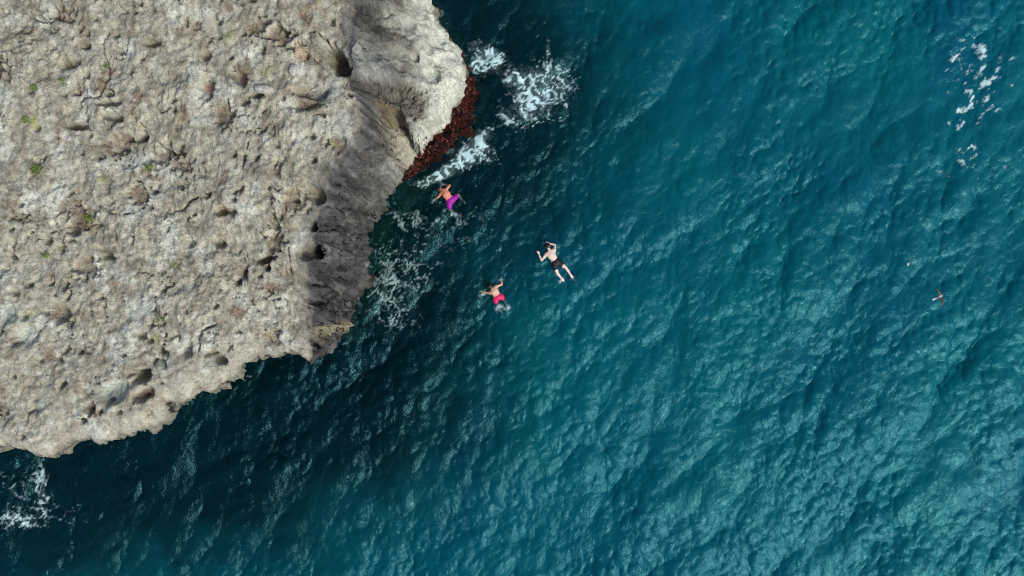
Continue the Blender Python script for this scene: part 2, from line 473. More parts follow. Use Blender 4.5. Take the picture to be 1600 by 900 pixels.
P[..., 2] -= cave * 1.7
cave_in = feat(625, 225, 12, 30, 0.12, 3.0, 0.2, 0.5) * wallz
P[..., 2] += cave_in * 0.35
pan0 = feat(499, 523, 10, 13, 0.1, 5.6, 0.06, 0.2); P[..., 2] -= pan0 * 0.6
pan1 = feat(656, 211, 8, 9, 0, 3.0, 0.1, 0.25) * wallz; P[..., 2] -= pan1 * 0.45
pan2 = feat(646, 85, 7, 8, 0, 3.2, 0.05, 0.2) * wallz; P[..., 2] -= pan2 * 0.3
pan3 = feat(675, 115, 11, 14, 0, 2.8, 0.1, 0.25) * wallz; P[..., 2] -= pan3 * 0.2
dome = feat(575, 95, 28, 32, 0, 5, 0.2, 0.6) * wallz; P[..., 2] += dome * 0.35
rough_p = feat(628, 155, 34, 26, 0.2, 3.6, 0.35, 0.4) * wallz
scal = fbm(X * 1.0, Y * 0.6, Zc, 5.0, 3, 0.5, mode='billow')
P[..., 2] += rough_p * (0.25 * scal - 0.15)
X, Y, Zc = P[..., 0], P[..., 1], P[..., 2]

# ---- colours of the rock itself
def mixc(c, col, m): return c + (np.asarray(col) - c) * np.clip(m, 0, 1)[..., None]
n_lo = fbm(X + 3, Y, 0.0, 0.35, 4, 0.55)
n_md = fbm(X - 8, Y + 4, 0.3, 1.4, 5, 0.62)
n_hi = fbm(X + 21, Y + 40, 0.7, 4.5, 4, 0.65)
c = np.zeros(X.shape + (3,)) + np.array([0.45, 0.43, 0.36])
c = mixc(c, (0.285, 0.255, 0.205), sstep(-0.12, 0.32, n_md))
c = mixc(c, (0.58, 0.59, 0.54), sstep(0.02, 0.26, fbm(X - 30, Y + 9, 0.1, 0.9, 5, 0.65)) * 0.9)
c = mixc(c, (0.29, 0.28, 0.26), sstep(0.1, 0.45, fbm(X + 60, Y - 19, 0.9, 2.0, 4, 0.6)) * 0.55)
rust = sstep(0.16, 0.40, fbm(wx + 11, wy + 70, 0.2, 1.15, 4, 0.6)) 
c = mixc(c, (0.22, 0.145, 0.10), rust * 0.7)
soil = np.clip(sstep(0.3, 0.9, pit) + 0.8 * hole_m * sstep(-0.25, 0.2, n_md) + 0.7 * crack, 0, 1) * (1 - wallz)
c = mixc(c, (0.20, 0.125, 0.085), soil * 0.55)
lich = sstep(0.34, 0.5, fbm(X - 90, Y + 33, 0.5, 1.0, 3, 0.6)) * (1 - wallz)
c = mixc(c, (0.31, 0.33, 0.14), lich * 0.7)
blk = sstep(0.10, 0.0, np.abs(fbm(wx + 33, wy - 61, 0.3, 1.9, 3, 0.55))) * sstep(0.0, 0.35, fbm(X + 15, Y + 15, 0.6, 1.1, 3))
c = mixc(c, (0.13, 0.115, 0.10), blk * 0.3 * (1 - wallz))
wht = sstep(0.30, 0.55, fbm(X - 44, Y - 3, 0.6, 3.2, 3, 0.6))
c = mixc(c, (0.60, 0.60, 0.56), wht * 0.6 * (1 - wallz))
c = c * (1 + 0.55 * n_hi)[..., None]
# paler lip along the lower edge
lip = under * sstep(1.6, 0.0, inland)
c = mixc(c, (0.50, 0.475, 0.41), lip * 0.45 * sstep(-0.2, 0.3, n_md + 0.15))
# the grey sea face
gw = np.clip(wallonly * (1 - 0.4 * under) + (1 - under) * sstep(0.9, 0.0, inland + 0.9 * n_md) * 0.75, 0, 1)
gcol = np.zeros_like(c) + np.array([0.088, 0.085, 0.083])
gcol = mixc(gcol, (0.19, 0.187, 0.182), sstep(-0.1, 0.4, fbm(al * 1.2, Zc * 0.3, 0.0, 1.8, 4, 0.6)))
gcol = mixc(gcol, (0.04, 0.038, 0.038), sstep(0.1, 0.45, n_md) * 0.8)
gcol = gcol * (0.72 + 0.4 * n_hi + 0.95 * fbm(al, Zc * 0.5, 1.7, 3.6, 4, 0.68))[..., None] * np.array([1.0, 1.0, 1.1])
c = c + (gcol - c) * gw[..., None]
# shelf: pale at the wave-washed rim, grey brown higher up
rimw = shelf * sstep(3.5, 2.1, Zc + 1.1 * n_md)
scol = np.zeros_like(c) + np.array([0.235, 0.232, 0.21])
scol = mixc(scol, (0.12, 0.115, 0.10), sstep(0.0, 0.4, n_md))
scol = mixc(scol, (0.60, 0.615, 0.56), rimw * 0.92)
scol = scol * (1 + 0.45 * n_hi)[..., None]
c = c + (scol - c) * (shelf * sstep(5.2, 4.0, Zc + 0.8 * n_lo))[..., None]
band = np.broadcast_to(a_s[None], X.shape) * sstep(3.3, 3.9, Zc + 0.6 * n_md) * sstep(0.3, -0.2, inland + 0.5 * n_md)
c = c + (gcol * 1.15 - c) * (band * 0.8)[..., None]
b2 = np.maximum(feat(574, 185, 24, 75, 0.1, 4.6, .5, .5), feat(560, 270, 34, 40, 0.3, 4.2, .5, .5)) * sstep(0.5, 0.1, inland)
c = c + (gcol * 1.3 - c) * (b2 * 0.8)[..., None]
c = mixc(c, (0.33, 0.34, 0.335), dome * 0.8)
c = mixc(c, (0.125, 0.112, 0.095), rough_p * 0.85)
c = mixc(c, (0.10, 0.09, 0.08), feat(575, 150, 26, 16, -.4, 4.8, .4, .4) * wallz * 0.6)
c = mixc(c, (0.30, 0.26, 0.19), cave * 0.8 * sstep(-.5, .1, n_hi))
c = mixc(c, (0.22, 0.15, 0.05), feat(616, 193, 8, 13, 0, 2.5, .5, .5) * wallz * 0.75 * sstep(-.35, .2, n_hi))
c = mixc(c, (0.44, 0.42, 0.37), cave_in * 0.6)
for (a, b, rx, ry, ro, col, st) in [(470, 82, 9, 18, 0.1, (0.47, 0.36, 0.26), .8), (383, 117, 10, 13, .8, (.30, .19, .13), .7), (322, 135, 9, 9, 0, (.24, .13, .09), .8),
                                (90, 205, 7, 16, 0, (.30, .2, .14), .6), (222, 214, 6, 5, 0, (.12, .035, .02), .9), (230, 616, 14, 8, .3, (.22, .12, .08), .7),
                                (520, 140, 16, 16, 0, (.52, .53, .5), .7), (10, 150, 18, 18, 0, (.48, .5, .45), .7), (535, 200, 16, 20, 0, (.45, .46, .44), .6),
                                (53, 190, 4, 10, 0, (.33, .36, .12), .7), (40, 187, 4, 8, 0, (.33, .36, .12), .6), (468, 305, 20, 12, 0, (.34, .28, .2), .5), (145, 640, 9, 12, .7, (.2, .09, .05), .7),
                                (445, 330, 4, 10, 0, (.35, .2, .12), .6), (455, 452, 0.1, 0.1, 0, (.2, .1, .08), .0), (425, 448, 12, 7, 0, (.2, .11, .09), .6)]:
    c = mixc(c, col, feat(a, b, max(rx, 1), max(ry, 1), ro) * st * (1 - wallz))
for (a, b, rx, ry, col, st, zz) in [(180, 612, 24, 17, (.50, .53, .49), .85, 6), (42, 525, 20, 17, (.52, .55, .51), .8, 6), (8, 488, 16, 18, (.58, .62, .59), .85, 6), (499, 523, 11, 14, (.27, .24, .17), .85, 5.6), (494, 306, 11, 13, (.30, .28, .22), .6, 6)]:
    c = mixc(c, col, feat(a, b, rx, ry, 0, zz, .15, .2) * st)
# algae and wet stain at the waterline
wet = sstep(0.55, 0.05, Zc + 0.3 * n_md)
c = mixc(c, (0.045, 0.04, 0.035), wet * (0.85 - 0.5 * shelf))
c = mixc(c, (0.07, 0.03, 0.02), shelf * sstep(0.8, 0.3, Zc + 0.5 * n_md) * 0.7)
c = mixc(c, (0.012, 0.018, 0.014), sstep(0.12, -0.1, Zc + 0.1 * n_md))       # weed below the tide line
c = np.clip(c * np.array([1.14, 1.21, 1.17]), 0.008, 0.8)
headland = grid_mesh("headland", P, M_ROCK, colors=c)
tag(headland, "pale pitted limestone headland with grey cliff face above the sea", kind="structure")
# keep what lies under the camera's view for setting things down on it
VIS = (P[..., 2] > 2.0)
PV = P[VIS]
def ground_at(x, y, r=0.12):
    m = (np.abs(PV[:, 0] - x) < r) & (np.abs(PV[:, 1] - y) < r)
    q = PV[m]
    return float(np.median(q[:, 2])) if len(q) else HT
def on_rock(px, py):
    z = HT
    for _ in range(4):
        p = w2(px, py, z); z = ground_at(p[0], p[1])
    return p[0], p[1], z

# ------------------------------------------------------------------ the sea
NF, LF = 1024, 51.2
kx1 = np.fft.fftfreq(NF, LF / NF) * 2 * np.pi
KX, KY = np.meshgrid(kx1, kx1)
KK = np.hypot(KX, KY); KK[0, 0] = 1e-6
wd = math.radians(150)                                    # travel of the swell
ct = (KX * math.cos(wd) + KY * math.sin(wd)) / KK
def wave_field(spec, slope):
    spec = spec.copy(); spec[0, 0] = 0
    h0 = np.sqrt(spec) * (rng.normal(size=(NF, NF)) + 1j * rng.normal(size=(NF, NF)))
    sl = np.fft.ifft2(1j * KX * h0).real ** 2 + np.fft.ifft2(1j * KY * h0).real ** 2
    h0 *= slope / math.sqrt(sl.mean())
    return [np.fft.ifft2(q).real for q in (h0, -1j * KX / KK * h0, -1j * KY / KK * h0)]
sw = wave_field(np.exp(-(2 * np.pi / 6.0) ** 2 / KK ** 2) / KK ** 3.6 * (0.12 + np.abs(ct) ** 3) * np.exp(-(KK * 0.12) ** 2), 0.16)
ct2 = (KX * math.cos(wd + 0.35) + KY * math.sin(wd + 0.35)) / KK
cp = wave_field(np.exp(-(2 * np.pi / 1.3) ** 2 / KK ** 2) / KK ** 3.0 * (0.30 + np.abs(ct2) ** 2) * np.exp(-(KK * 0.032) ** 2), 0.255)
xs = (np.arange(NF) * LF / NF); FX, FY = np.meshgrid(xs, xs)
grp = 0.45 + 1.1 * sstep(-0.35, 0.35, fbm(FX, FY, 0.3, 0.22, 4, 0.6))
HF = sw[0] + cp[0] * grp; DXF = sw[1] + cp[1] * grp; DYF = sw[2] + cp[2] * grp
def axis(lo, hi, st, far=3000.0):
    a = np.arange(lo, hi + st / 2, st)
    g = []; d = st; x = 0
    while x < far:
        d *= 1.35; x += d; g.append(x)
    g = np.array(g)
    return np.concatenate([lo - g[::-1], a, hi + g])
ax = axis(-21.5, 23.0, 0.056); ay = axis(-13.5, 13.5, 0.056)
GX, GY = np.meshgrid(ax, ay)
def samp(F, x, y):
    u = (x / LF * NF) % NF; v = (y / LF * NF) % NF
    i = np.floor(u).astype(int); j = np.floor(v).astype(int); fu = u - i; fv = v - j
    i1 = (i + 1) % NF; j1 = (j + 1) % NF; i %= NF; j %= NF
    return (F[j, i] * (1 - fu) + F[j, i1] * fu) * (1 - fv) + (F[j1, i] * (1 - fu) + F[j1, i1] * fu) * fv
fade = sstep(70, 22, np.abs(GX)) * sstep(60, 14, np.abs(GY))
S = np.zeros(GX.shape + (3,))
CH = 1.0
S[..., 0] = GX + CH * samp(DXF, GX, GY) * fade
S[..., 1] = GY + CH * samp(DYF, GX, GY) * fade
S[..., 2] = samp(HF, GX, GY) * fade
SHADE_LINE = Bw + Nw * (UNW * 1.5)[:, None]          # start of the painted cliff shade, farther out below the undercut
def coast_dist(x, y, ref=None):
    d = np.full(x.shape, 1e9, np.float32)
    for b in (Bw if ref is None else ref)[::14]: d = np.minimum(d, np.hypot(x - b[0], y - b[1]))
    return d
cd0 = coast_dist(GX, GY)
cd = np.minimum(cd0, coast_dist(GX, GY, SHADE_LINE)) + 2.2 * fbm(GX, GY, 0.2, 0.3, 4, 0.55)
shade_clarity = 0.95 - 0.41 * sstep(2.0, 11.0, cd) - 0.12 * sstep(8, 24, cd)      # cliff shade put into the water mix inshore, milkier out at sea
sea = grid_mesh("sea", S, M_SEA, attrs={"shade_clarity": shade_clarity})
tag(sea, "choppy teal sea", kind="structure")
def sea_z(x, y): return float(samp(HF, np.array([x]), np.array([y]))[0])

# seabed: cliff's shade painted dark along its foot, pale blue deep sand beyond
bx_ = axis(-16, 26, 0.35); by_ = axis(-16, 16, 0.35)
QX, QY = np.meshgrid(bx_, by_)
dist = np.minimum(coast_dist(QX, QY), coast_dist(QX, QY, SHADE_LINE))
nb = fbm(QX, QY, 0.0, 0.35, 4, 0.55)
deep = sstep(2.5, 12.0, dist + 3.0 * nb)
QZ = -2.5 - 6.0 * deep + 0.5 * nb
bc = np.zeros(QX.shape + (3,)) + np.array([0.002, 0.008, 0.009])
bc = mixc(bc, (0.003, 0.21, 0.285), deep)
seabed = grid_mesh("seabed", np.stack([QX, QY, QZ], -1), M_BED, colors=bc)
tag(seabed, "sea floor seen dimly through the water", kind="structure")

# ------------------------------------------------------------------ red seaweed ledge at the foot of the shelf
inner = [(700, 62), (713, 84), (722, 106), (728, 127), (727, 150), (713, 180), (693, 198), (667, 222), (653, 247), (628, 284)]
outer = [(706, 62), (719, 82), (736, 104), (749, 122), (748, 140), (741, 165), (748, 190), (733, 215), (700, 238), (640, 285)]
# carry outer further along lower side
outer = [(706, 62), (719, 82), (738, 108), (749, 126), (744, 150), (748, 185), (733, 213), (712, 232), (688, 252), (640, 284)]
rr = [[*w2(a, b, .35), *w2(c_, d_, 0)] for (a, b), (c_, d_) in zip(inner, outer)]
led, ls = spline(rr, 300)
nr = 70
tt = np.linspace(-0.35, 1.25, nr)
Lp = np.zeros((nr, 300, 3))
Lp[..., :2] = led[None, :, :2] + (led[:, 2:] - led[:, :2])[None] * tt[:, None, None]
zt = np.interp(tt, [-.35, 0, .3, .8, 1.0, 1.25], [.5, .42, .36, .2, 0.0, -.7])
Lp[..., 2] = zt[:, None]
nn = fbm(Lp[..., 0], Lp[..., 1], 0.0, 1.6, 3); n2 = fbm(Lp[..., 0], Lp[..., 1], 2.0, 6.0, 4, 0.65, mode='billow')
Lp[..., 2] += 0.26 * nn + 0.26 * n2 - .05
outw = led[:, 2:] - led[:, :2]; outw /= np.linalg.norm(outw, axis=1, keepdims=True) + 1e-6
Lp[..., :2] += outw[None] * (-0.15 + 1.1 * fbm(Lp[..., 0], Lp[..., 1], 5.0, 1.4, 4, 0.6) * sstep(0.3, 1.0, tt)[:, None])[..., None]
lc = np.zeros(Lp.shape) + np.array([0.042, 0.011, 0.009])
lc = mixc(lc, (0.125, 0.02, 0.011), sstep(-.1, .4, fbm(Lp[..., 0], Lp[..., 1], 9.0, 3.0, 4, .65)))
lc = mixc(lc, (0.06, 0.045, 0.035), sstep(.1, .4, fbm(Lp[..., 0], Lp[..., 1], 13.0, 5.0, 3, .65)) * .7)
lc = mixc(lc, (0.008, 0.006, 0.007), sstep(-.2, .2, fbm(Lp[..., 0], Lp[..., 1], 3.0, 2.2, 4, .65)))
lc = mixc(lc, (0.20, 0.032, 0.012), sstep(6.6, 8.0, Lp[..., 1]) * 0.45 * sstep(-.2, .2, n2))
ledge = grid_mesh("seaweed_ledge", Lp, M_ALGAE, parent=headland, colors=lc)
ledge["label"] = "dark red seaweed covered ledge at the waterline"
# tufts of weed standing on it, joined: nobody could count them
m_weed = plain("red_weed", (0.07, 0.015, 0.010), 0.35, 0.5, 0.85, 2.6)
vs, fs = [], []
for i in range(800):
    a = random.randrange(nr * 15 // 100, nr * 88 // 100); b = random.randrange(4, 296)
    p = Lp[a, b]
    if p[2] < -0.05: continue
    r = random.uniform(.03, .08); t0 = random.uniform(0, 6.28)
    for j in range(5):
        t = t0 + j * 1.2566; d = np.array([math.cos(t), math.sin(t)])
        w = np.array([-d[1], d[0]]) * r * .35
        k = len(vs); lift = random.uniform(.02, .06)
        vs += [tuple(p + (0, 0, .0)), (p[0] + d[0] * r * .6 + w[0], p[1] + d[1] * r * .6 + w[1], p[2] + lift), (p[0] + d[0] * r, p[1] + d[1] * r, p[2] + lift * .6),
               (p[0] + d[0] * r * .6 - w[0], p[1] + d[1] * r * .6 - w[1], p[2] + lift)]
        fs.append((k, k + 1, k + 2, k + 3))
me = bpy.data.meshes.new("seaweed"); me.from_pydata(vs, [], fs); me.materials.append(m_weed)
weed = bpy.data.objects.new("seaweed", me); COL.objects.link(weed); weed.parent = headland
weed["kind"] = "stuff"; weed["label"] = "small red brown seaweed tufts on the ledge"

# ------------------------------------------------------------------ sea foam
gx, gy = S[..., 0], S[..., 1]
px_ = gx * PXM + 800; py_ = 450 - gy * PXM
inner_reg = (GX > -21) & (GX < 23) & (np.abs(GY) < 13.4)
ux = gx + 0.30 * fbm(gx, gy, 0.0, 0.9, 3); uy = gy + 0.30 * fbm(gx + 50, gy, 0.0, 0.9, 3)
ux = ux + 0.12 * fbm(gx, gy, 4.4, 2.5, 3); uy = uy + 0.12 * fbm(gx + 9, gy, 4.9, 2.5, 3)
l1 = 1 - 2.6 * np.abs(fbm(ux + 14, uy + 3, 0.4, 1.25, 4, 0.55)); l2 = 1 - 2.6 * np.abs(fbm(ux - 14, uy + 31, 0.8, 2.6, 3))
lace = np.clip(np.maximum(l1, 0.93 * l2), 0, 1) + 0.10 * fbm(gx, gy, 2.2, 5.0, 3)
fl = fbm(gx, gy, 1.0, 1.6, 5, 0.62)
def blob(px, py, rx, ry, rot=0.0):
    dx = px_ - px; dy = -(py_ - py); ca, sa = math.cos(rot), math.sin(rot)
    return np.exp(-(((dx * ca + dy * sa) / rx) ** 2 + ((-dx * sa + dy * ca) / ry) ** 2))
def foam(name, label, dens, pattern, thick=1.0, milk=0.11):
    dens = np.clip(dens, 0, 1.05)
    v = np.where(inner_reg & (dens > 0.03), thick * sstep(1.02 - 0.36 * dens, 1.22 - 0.30 * dens, pattern) * sstep(0.02, 0.3, dens) + milk * sstep(0.1, 1.0, dens * (1 + 0.9 * fl)), 0)
    keep = v > 0.03
    F = S.copy(); F[..., 2] += 0.012 + 0.02 * np.clip(v, 0, 1)
    o = grid_mesh(name, F, M_FOAM, keep=keep, attrs={"foam": v})
    tag(o, label, "foam", kind="stuff")
dA = 1.3 * blob(757, 97, 24, 17, .3) + .9 * blob(772, 88, 14, 12) + .60 * blob(806, 122, 30, 26) + .62 * blob(826, 165, 22, 30, -.3) + .45 * blob(850, 150, 40, 60) + .6 * blob(790, 185, 14, 22, .5) + .7 * blob(856, 82, 3.5, 22) + .5 * blob(740, 70, 20, 14) + .35 * blob(880, 130, 30, 40)
foam("surge_foam", "white surge foam breaking beside the top of the red seaweed ledge", dA, lace, .9)
dB = .85 * blob(745, 222, 32, 12, .75) + .8 * blob(712, 258, 34, 9, .5) + .45 * blob(730, 245, 50, 26, .6) + .7 * blob(700, 235, 12, 6) + .6 * blob(668, 285, 34, 9, .35) + .45 * blob(765, 245, 22, 18) + .6 * blob(690, 272, 20, 6, .4) + .5 * blob(684, 318, 8, 10)
foam("swash_foam", "lacy foam streaks below the red seaweed ledge near the purple shorts swimmer", dB * .9, lace, .85)
dC = .8 * np.exp(-(cd0 / 0.35) ** 2) * sstep(-.1, .3, fl) * (GY > -3.5) + .75 * blob(632, 348, 26, 10, .1) + .6 * blob(612, 330, 12, 12) + .4 * blob(650, 335, 30, 12) + .62 * blob(650, 420, 60, 60, .5) + .6 * blob(600, 450, 40, 50) + .5 * blob(720, 350, 60, 40) + .5 * blob(620, 500, 40, 30)
foam("backwash_foam", "thin bluish foam web on dark water at the grey cliff foot", dC * 0.8, lace, 0.45, 0.03)
dD = .75 * blob(62, 760, 11, 46) + .7 * blob(30, 815, 46, 16) + .35 * blob(20, 760, 40, 40) + .3 * blob(110, 800, 50, 30)
foam("swirl_foam", "foam streak on dark water below the lowest point of the headland", dD, lace, 0.7, 0.06)
fk = 0.61 + 1.0 * fbm((gx * 0.8 + gy * 0.6) + 0.12 * fl, (gy * 0.8 - gx * 0.6) * 1.4, 6.0, 1.9, 6, 0.62)
dE = 0.55 * blob(1520, 170, 60, 120, -.05) + 1.3 * blob(1528, 140, 22, 34, .2) + 1.0 * blob(1510, 185, 14, 14) + 1.0 * blob(1512, 250, 14, 20, -.4) + .8 * blob(1530, 80, 40, 20) + .6 * blob(1500, 90, 40, 22) + .8 * blob(1580, 100, 16, 30) + .6 * blob(1480, 275, 20, 20)
foam("drifting_foam", "broken white foam flecks drifting at the upper right", dE, fk, 1.0, 0.0)
dG = 1.0 * blob(1418, 408, 16, 9, -.6) + .8 * blob(1440, 408, 8, 8, -.6) + .7 * blob(1350, 440, 12, 8)
foam("foam_flecks", "few small foam flecks near the flying bird", dG, fk, 1.0, 0.0)

for lab, spots in (("light ripple foam round the hands and feet of the black shorts swimmer", [(842, 394), (853, 378), (879, 438), (894, 433)]),
                   ("light ripple foam round the hands and feet of the pink red shorts swimmer", [(753, 458), (784, 436), (780, 480), (792, 478)]),
                   ("light ripple foam round the arms and feet of the purple shorts swimmer", [(680, 314), (695, 289), (709, 332), (724, 312)])):
    dS = sum(.5 * blob(a, b, 7, 6) for a, b in spots)
    foam("splash_foam", lab, dS, lace * .6 + .42 + .5 * fl, .6, 0.06)
# ------------------------------------------------------------------ loose stones, plants
def stone(px, py, rpx, asp, flat, col, label, seed, sink=0.35, sub=4):
    x, y, z = on_rock(px, py)
    r = rpx * (HC - z) / HC / PXM
    bm = bmesh.new(); bmesh.ops.create_icosphere(bm, subdivisions=sub, radius=1.0)
    co = np.array([v.co for v in bm.verts])
    n = fbm(co[:, 0] + seed * 7.7, co[:, 1], co[:, 2], 0.9, 4, 0.55) + 0.35 * fbm(co[:, 0], co[:, 1] + seed * 3.1, co[:, 2], 2.5, 3, mode='billow')
    for v, q in zip(bm.verts, n):
        v.co = v.co * (1 + 0.38 * float(q)); v.co.x *= r * asp; v.co.y *= r / asp; v.co.z *= r * flat
    me = bpy.data.meshes.new("stone"); bm.to_mesh(me); bm.free()
    me.polygons.foreach_set("use_smooth", [True] * len(me.polygons))
    at = me.color_attributes.new("tint", 'FLOAT_COLOR', 'POINT')
    at.data.foreach_set("color", np.tile(np.array([*col, 1.0]), len(me.vertices)).astype(np.float32))
    me.materials.append(M_ROCK)
    o = bpy.data.objects.new("stone", me); COL.objects.link(o)
    o.location = (x, y, z + r * flat * sink); o.rotation_euler = (0, 0, seed * 1.3)
    tag(o, label, "stone", "loose stones on the plateau")
    return o
WH = (0.54, 0.56, 0.53); TN = (0.36, 0.33, 0.27); PL = (0.62, 0.63, 0.60)
stone(414, 140, 10, .65, .7, WH, "upright pale block beside the brown hollow near the top", 6)
stone(460, 110, 9, .95, .7, WH, "pale round stone just below the pinkish hollow near the top", 7)
stone(281, 146, 3.2, 1.2, .7, PL, "bigger of two bright white pebbles left of centre near the top", 9, .5)
stone(295, 151, 2.4, 1.2, .7, PL, "smaller of two bright white pebbles left of centre near the top", 10, .5)
stone(20, 164, 2.6, 1.0, .7, PL, "single white pebble near the left border at upper left", 11, .5)
stone(267, 240, 3.0, 1.0, .7, PL, "white pebble in the narrow brown cleft", 12, .5)
stone(108, 217, 3.4, 1.3, .5, WH, "flat grey white pebble near small green plant at left", 13, .5)
stone(324, 513, 3.6, 1.1, .6, PL, "white pebble on bare tan rock above the lower edge", 14, .5)
stone(327, 193, 2.6, .8, .7, PL, "tall white pebble beside dark hollow, mid plateau", 15, .5)

for i, (a, b, r, cc, lab) in enumerate([
        (22, 106, 3.0, WH, "grey white pebble at the left border, highest of the loose stones there"),
        (195, 89, 2.6, PL, "white pebble near the top border, left of the two bright white pebbles"),
        (66, 252, 3.0, WH, "pebble just above the sprawling green plant at the left"),
        (154, 335, 3.2, PL, "white pebble right beside the bright green tuft at middle left"),
        (226, 466, 3.2, WH, "greyish pebble on the middle of the plateau"),
        (279, 494, 2.4, PL, "tiny white pebble on the plateau above the single lower white pebble"),
        (75, 589, 2.6, WH, "pebble at the lower left, above the yellow green tuft"),
        (122, 577, 2.2, PL, "tiny pale pebble above the pale shallow hollow at lower left"),
        (254, 560, 4.0, WH, "elongated pale stone in the upright crack near the lower edge"),
        (490, 140, 2.6, PL, "white pebble near the dark hole at the top of the cliff"),
        (380, 500, 2.4, TN, "tan pebble on the plateau toward the lower cliff corner"),
        (425, 245, 2.6, WH, "pale pebble on the right half of the plateau, left of the cliff")]):
    stone(a, b, r, 1.15, .65, cc, lab, 20 + i, .5, 3)
m_leaf = plain("plant_leaf", (0.13, 0.19, 0.045), 0.6, 0.3, 0.35, 30.0)
def plant(px, py, rpx, n, label):
    x, y, z = on_rock(px, py); r = rpx * (HC - z) / HC / PXM
    vs, fs = [], []
    for i in range(n):
        t = random.uniform(0, 6.28); q = r * math.sqrt(random.random()) * .85
        cx, cy = q * math.cos(t), q * math.sin(t)
        l = random.uniform(.05, .10); up = random.uniform(.03, .13); a = random.uniform(0, 6.28)
        d = np.array([math.cos(a), math.sin(a)]); w = np.array([-d[1], d[0]]) * l * .28
        k = len(vs)
        vs += [(cx, cy, -.03), (cx + d[0] * l * .55 + w[0], cy + d[1] * l * .55 + w[1], up), (cx + d[0] * l, cy + d[1] * l, up * .85), (cx + d[0] * l * .55 - w[0], cy + d[1] * l * .55 - w[1], up)]
        fs.append((k, k + 1, k + 2, k + 3))
    me = bpy.data.meshes.new("plant"); me.from_pydata(vs, [], fs); me.materials.append(m_leaf)
    o = bpy.data.objects.new("plant", me); COL.objects.link(o); o.location = (x, y, z + .02)
    tag(o, label, "plant", "small plants growing in the rock")
plant(58, 265, 9, 70, "sprawling green plant near the left border, upper half")
plant(141, 341, 6, 60, "bright green tuft in a hollow at the middle left")
plant(114, 617, 6, 55, "yellow green tuft left of the large pale boulder")
plant(339, 556, 5, 34, "small green tuft close to the lower rock edge")
plant(42, 187, 6, 30, "thin yellowish plant at upper left beside a brown hollow")
plant(100, 130, 7, 18, "thin straggly plant at upper left, right of a brown stain")
plant(165, 105, 6, 16, "faint olive plant near the top border, left half")
plant(75, 400, 6, 18, "small olive plant at the left, below the bright green tuft")
plant(250, 498, 7, 18, "sparse olive plant on the middle of the lower plateau")
plant(236, 264, 8, 26, "sparse olive plant left of the narrow brown cleft")
plant(55, 137, 6, 26, "thin green plant at upper left above the yellowish one")

# ------------------------------------------------------------------ swimmers
_ico = bmesh.new(); bmesh.ops.create_icosphere(_ico, subdivisions=2, radius=1.0)
ICO = np.array([v.co[:] for v in _ico.verts]); _ico.free()
def hull_mesh(name, hulls, voxel=0.011, smooth=5):
    """hulls: lists of (point, radius); each list becomes one convex piece, all melted into one continuous skin"""
    big_bm = bmesh.new()
    for hl in hulls:
        bm = bmesh.new()
        for p, r in hl:
            for q in ICO: bm.verts.new(tuple(np.asarray(p) + q * r))
        res = bmesh.ops.convex_hull(bm, input=bm.verts)
        bmesh.ops.delete(bm, geom=[v for v in bm.verts if not v.link_faces], context='VERTS')
        tmp = bpy.data.meshes.new("tmp"); bm.to_mesh(tmp); bm.free()
        big_bm.from_mesh(tmp); bpy.data.meshes.remove(tmp)
    me = bpy.data.meshes.new(name + "_cage"); big_bm.to_mesh(me); big_bm.free()
    ob = bpy.data.objects.new(name + "_cage", me); COL.objects.link(ob)
    rm = ob.modifiers.new("remesh", 'REMESH'); rm.mode = 'VOXEL'; rm.voxel_size = voxel; rm.use_smooth_shade = True
    sm = ob.modifiers.new("smooth", 'SMOOTH'); sm.factor = 0.5; sm.iterations = smooth
    dg = bpy.context.evaluated_depsgraph_get()
    out = bpy.data.meshes.new_from_object(ob.evaluated_get(dg))
    bpy.data.objects.remove(ob); out.name = name
    out.polygons.foreach_set("use_smooth", [True] * len(out.polygons))
    return out

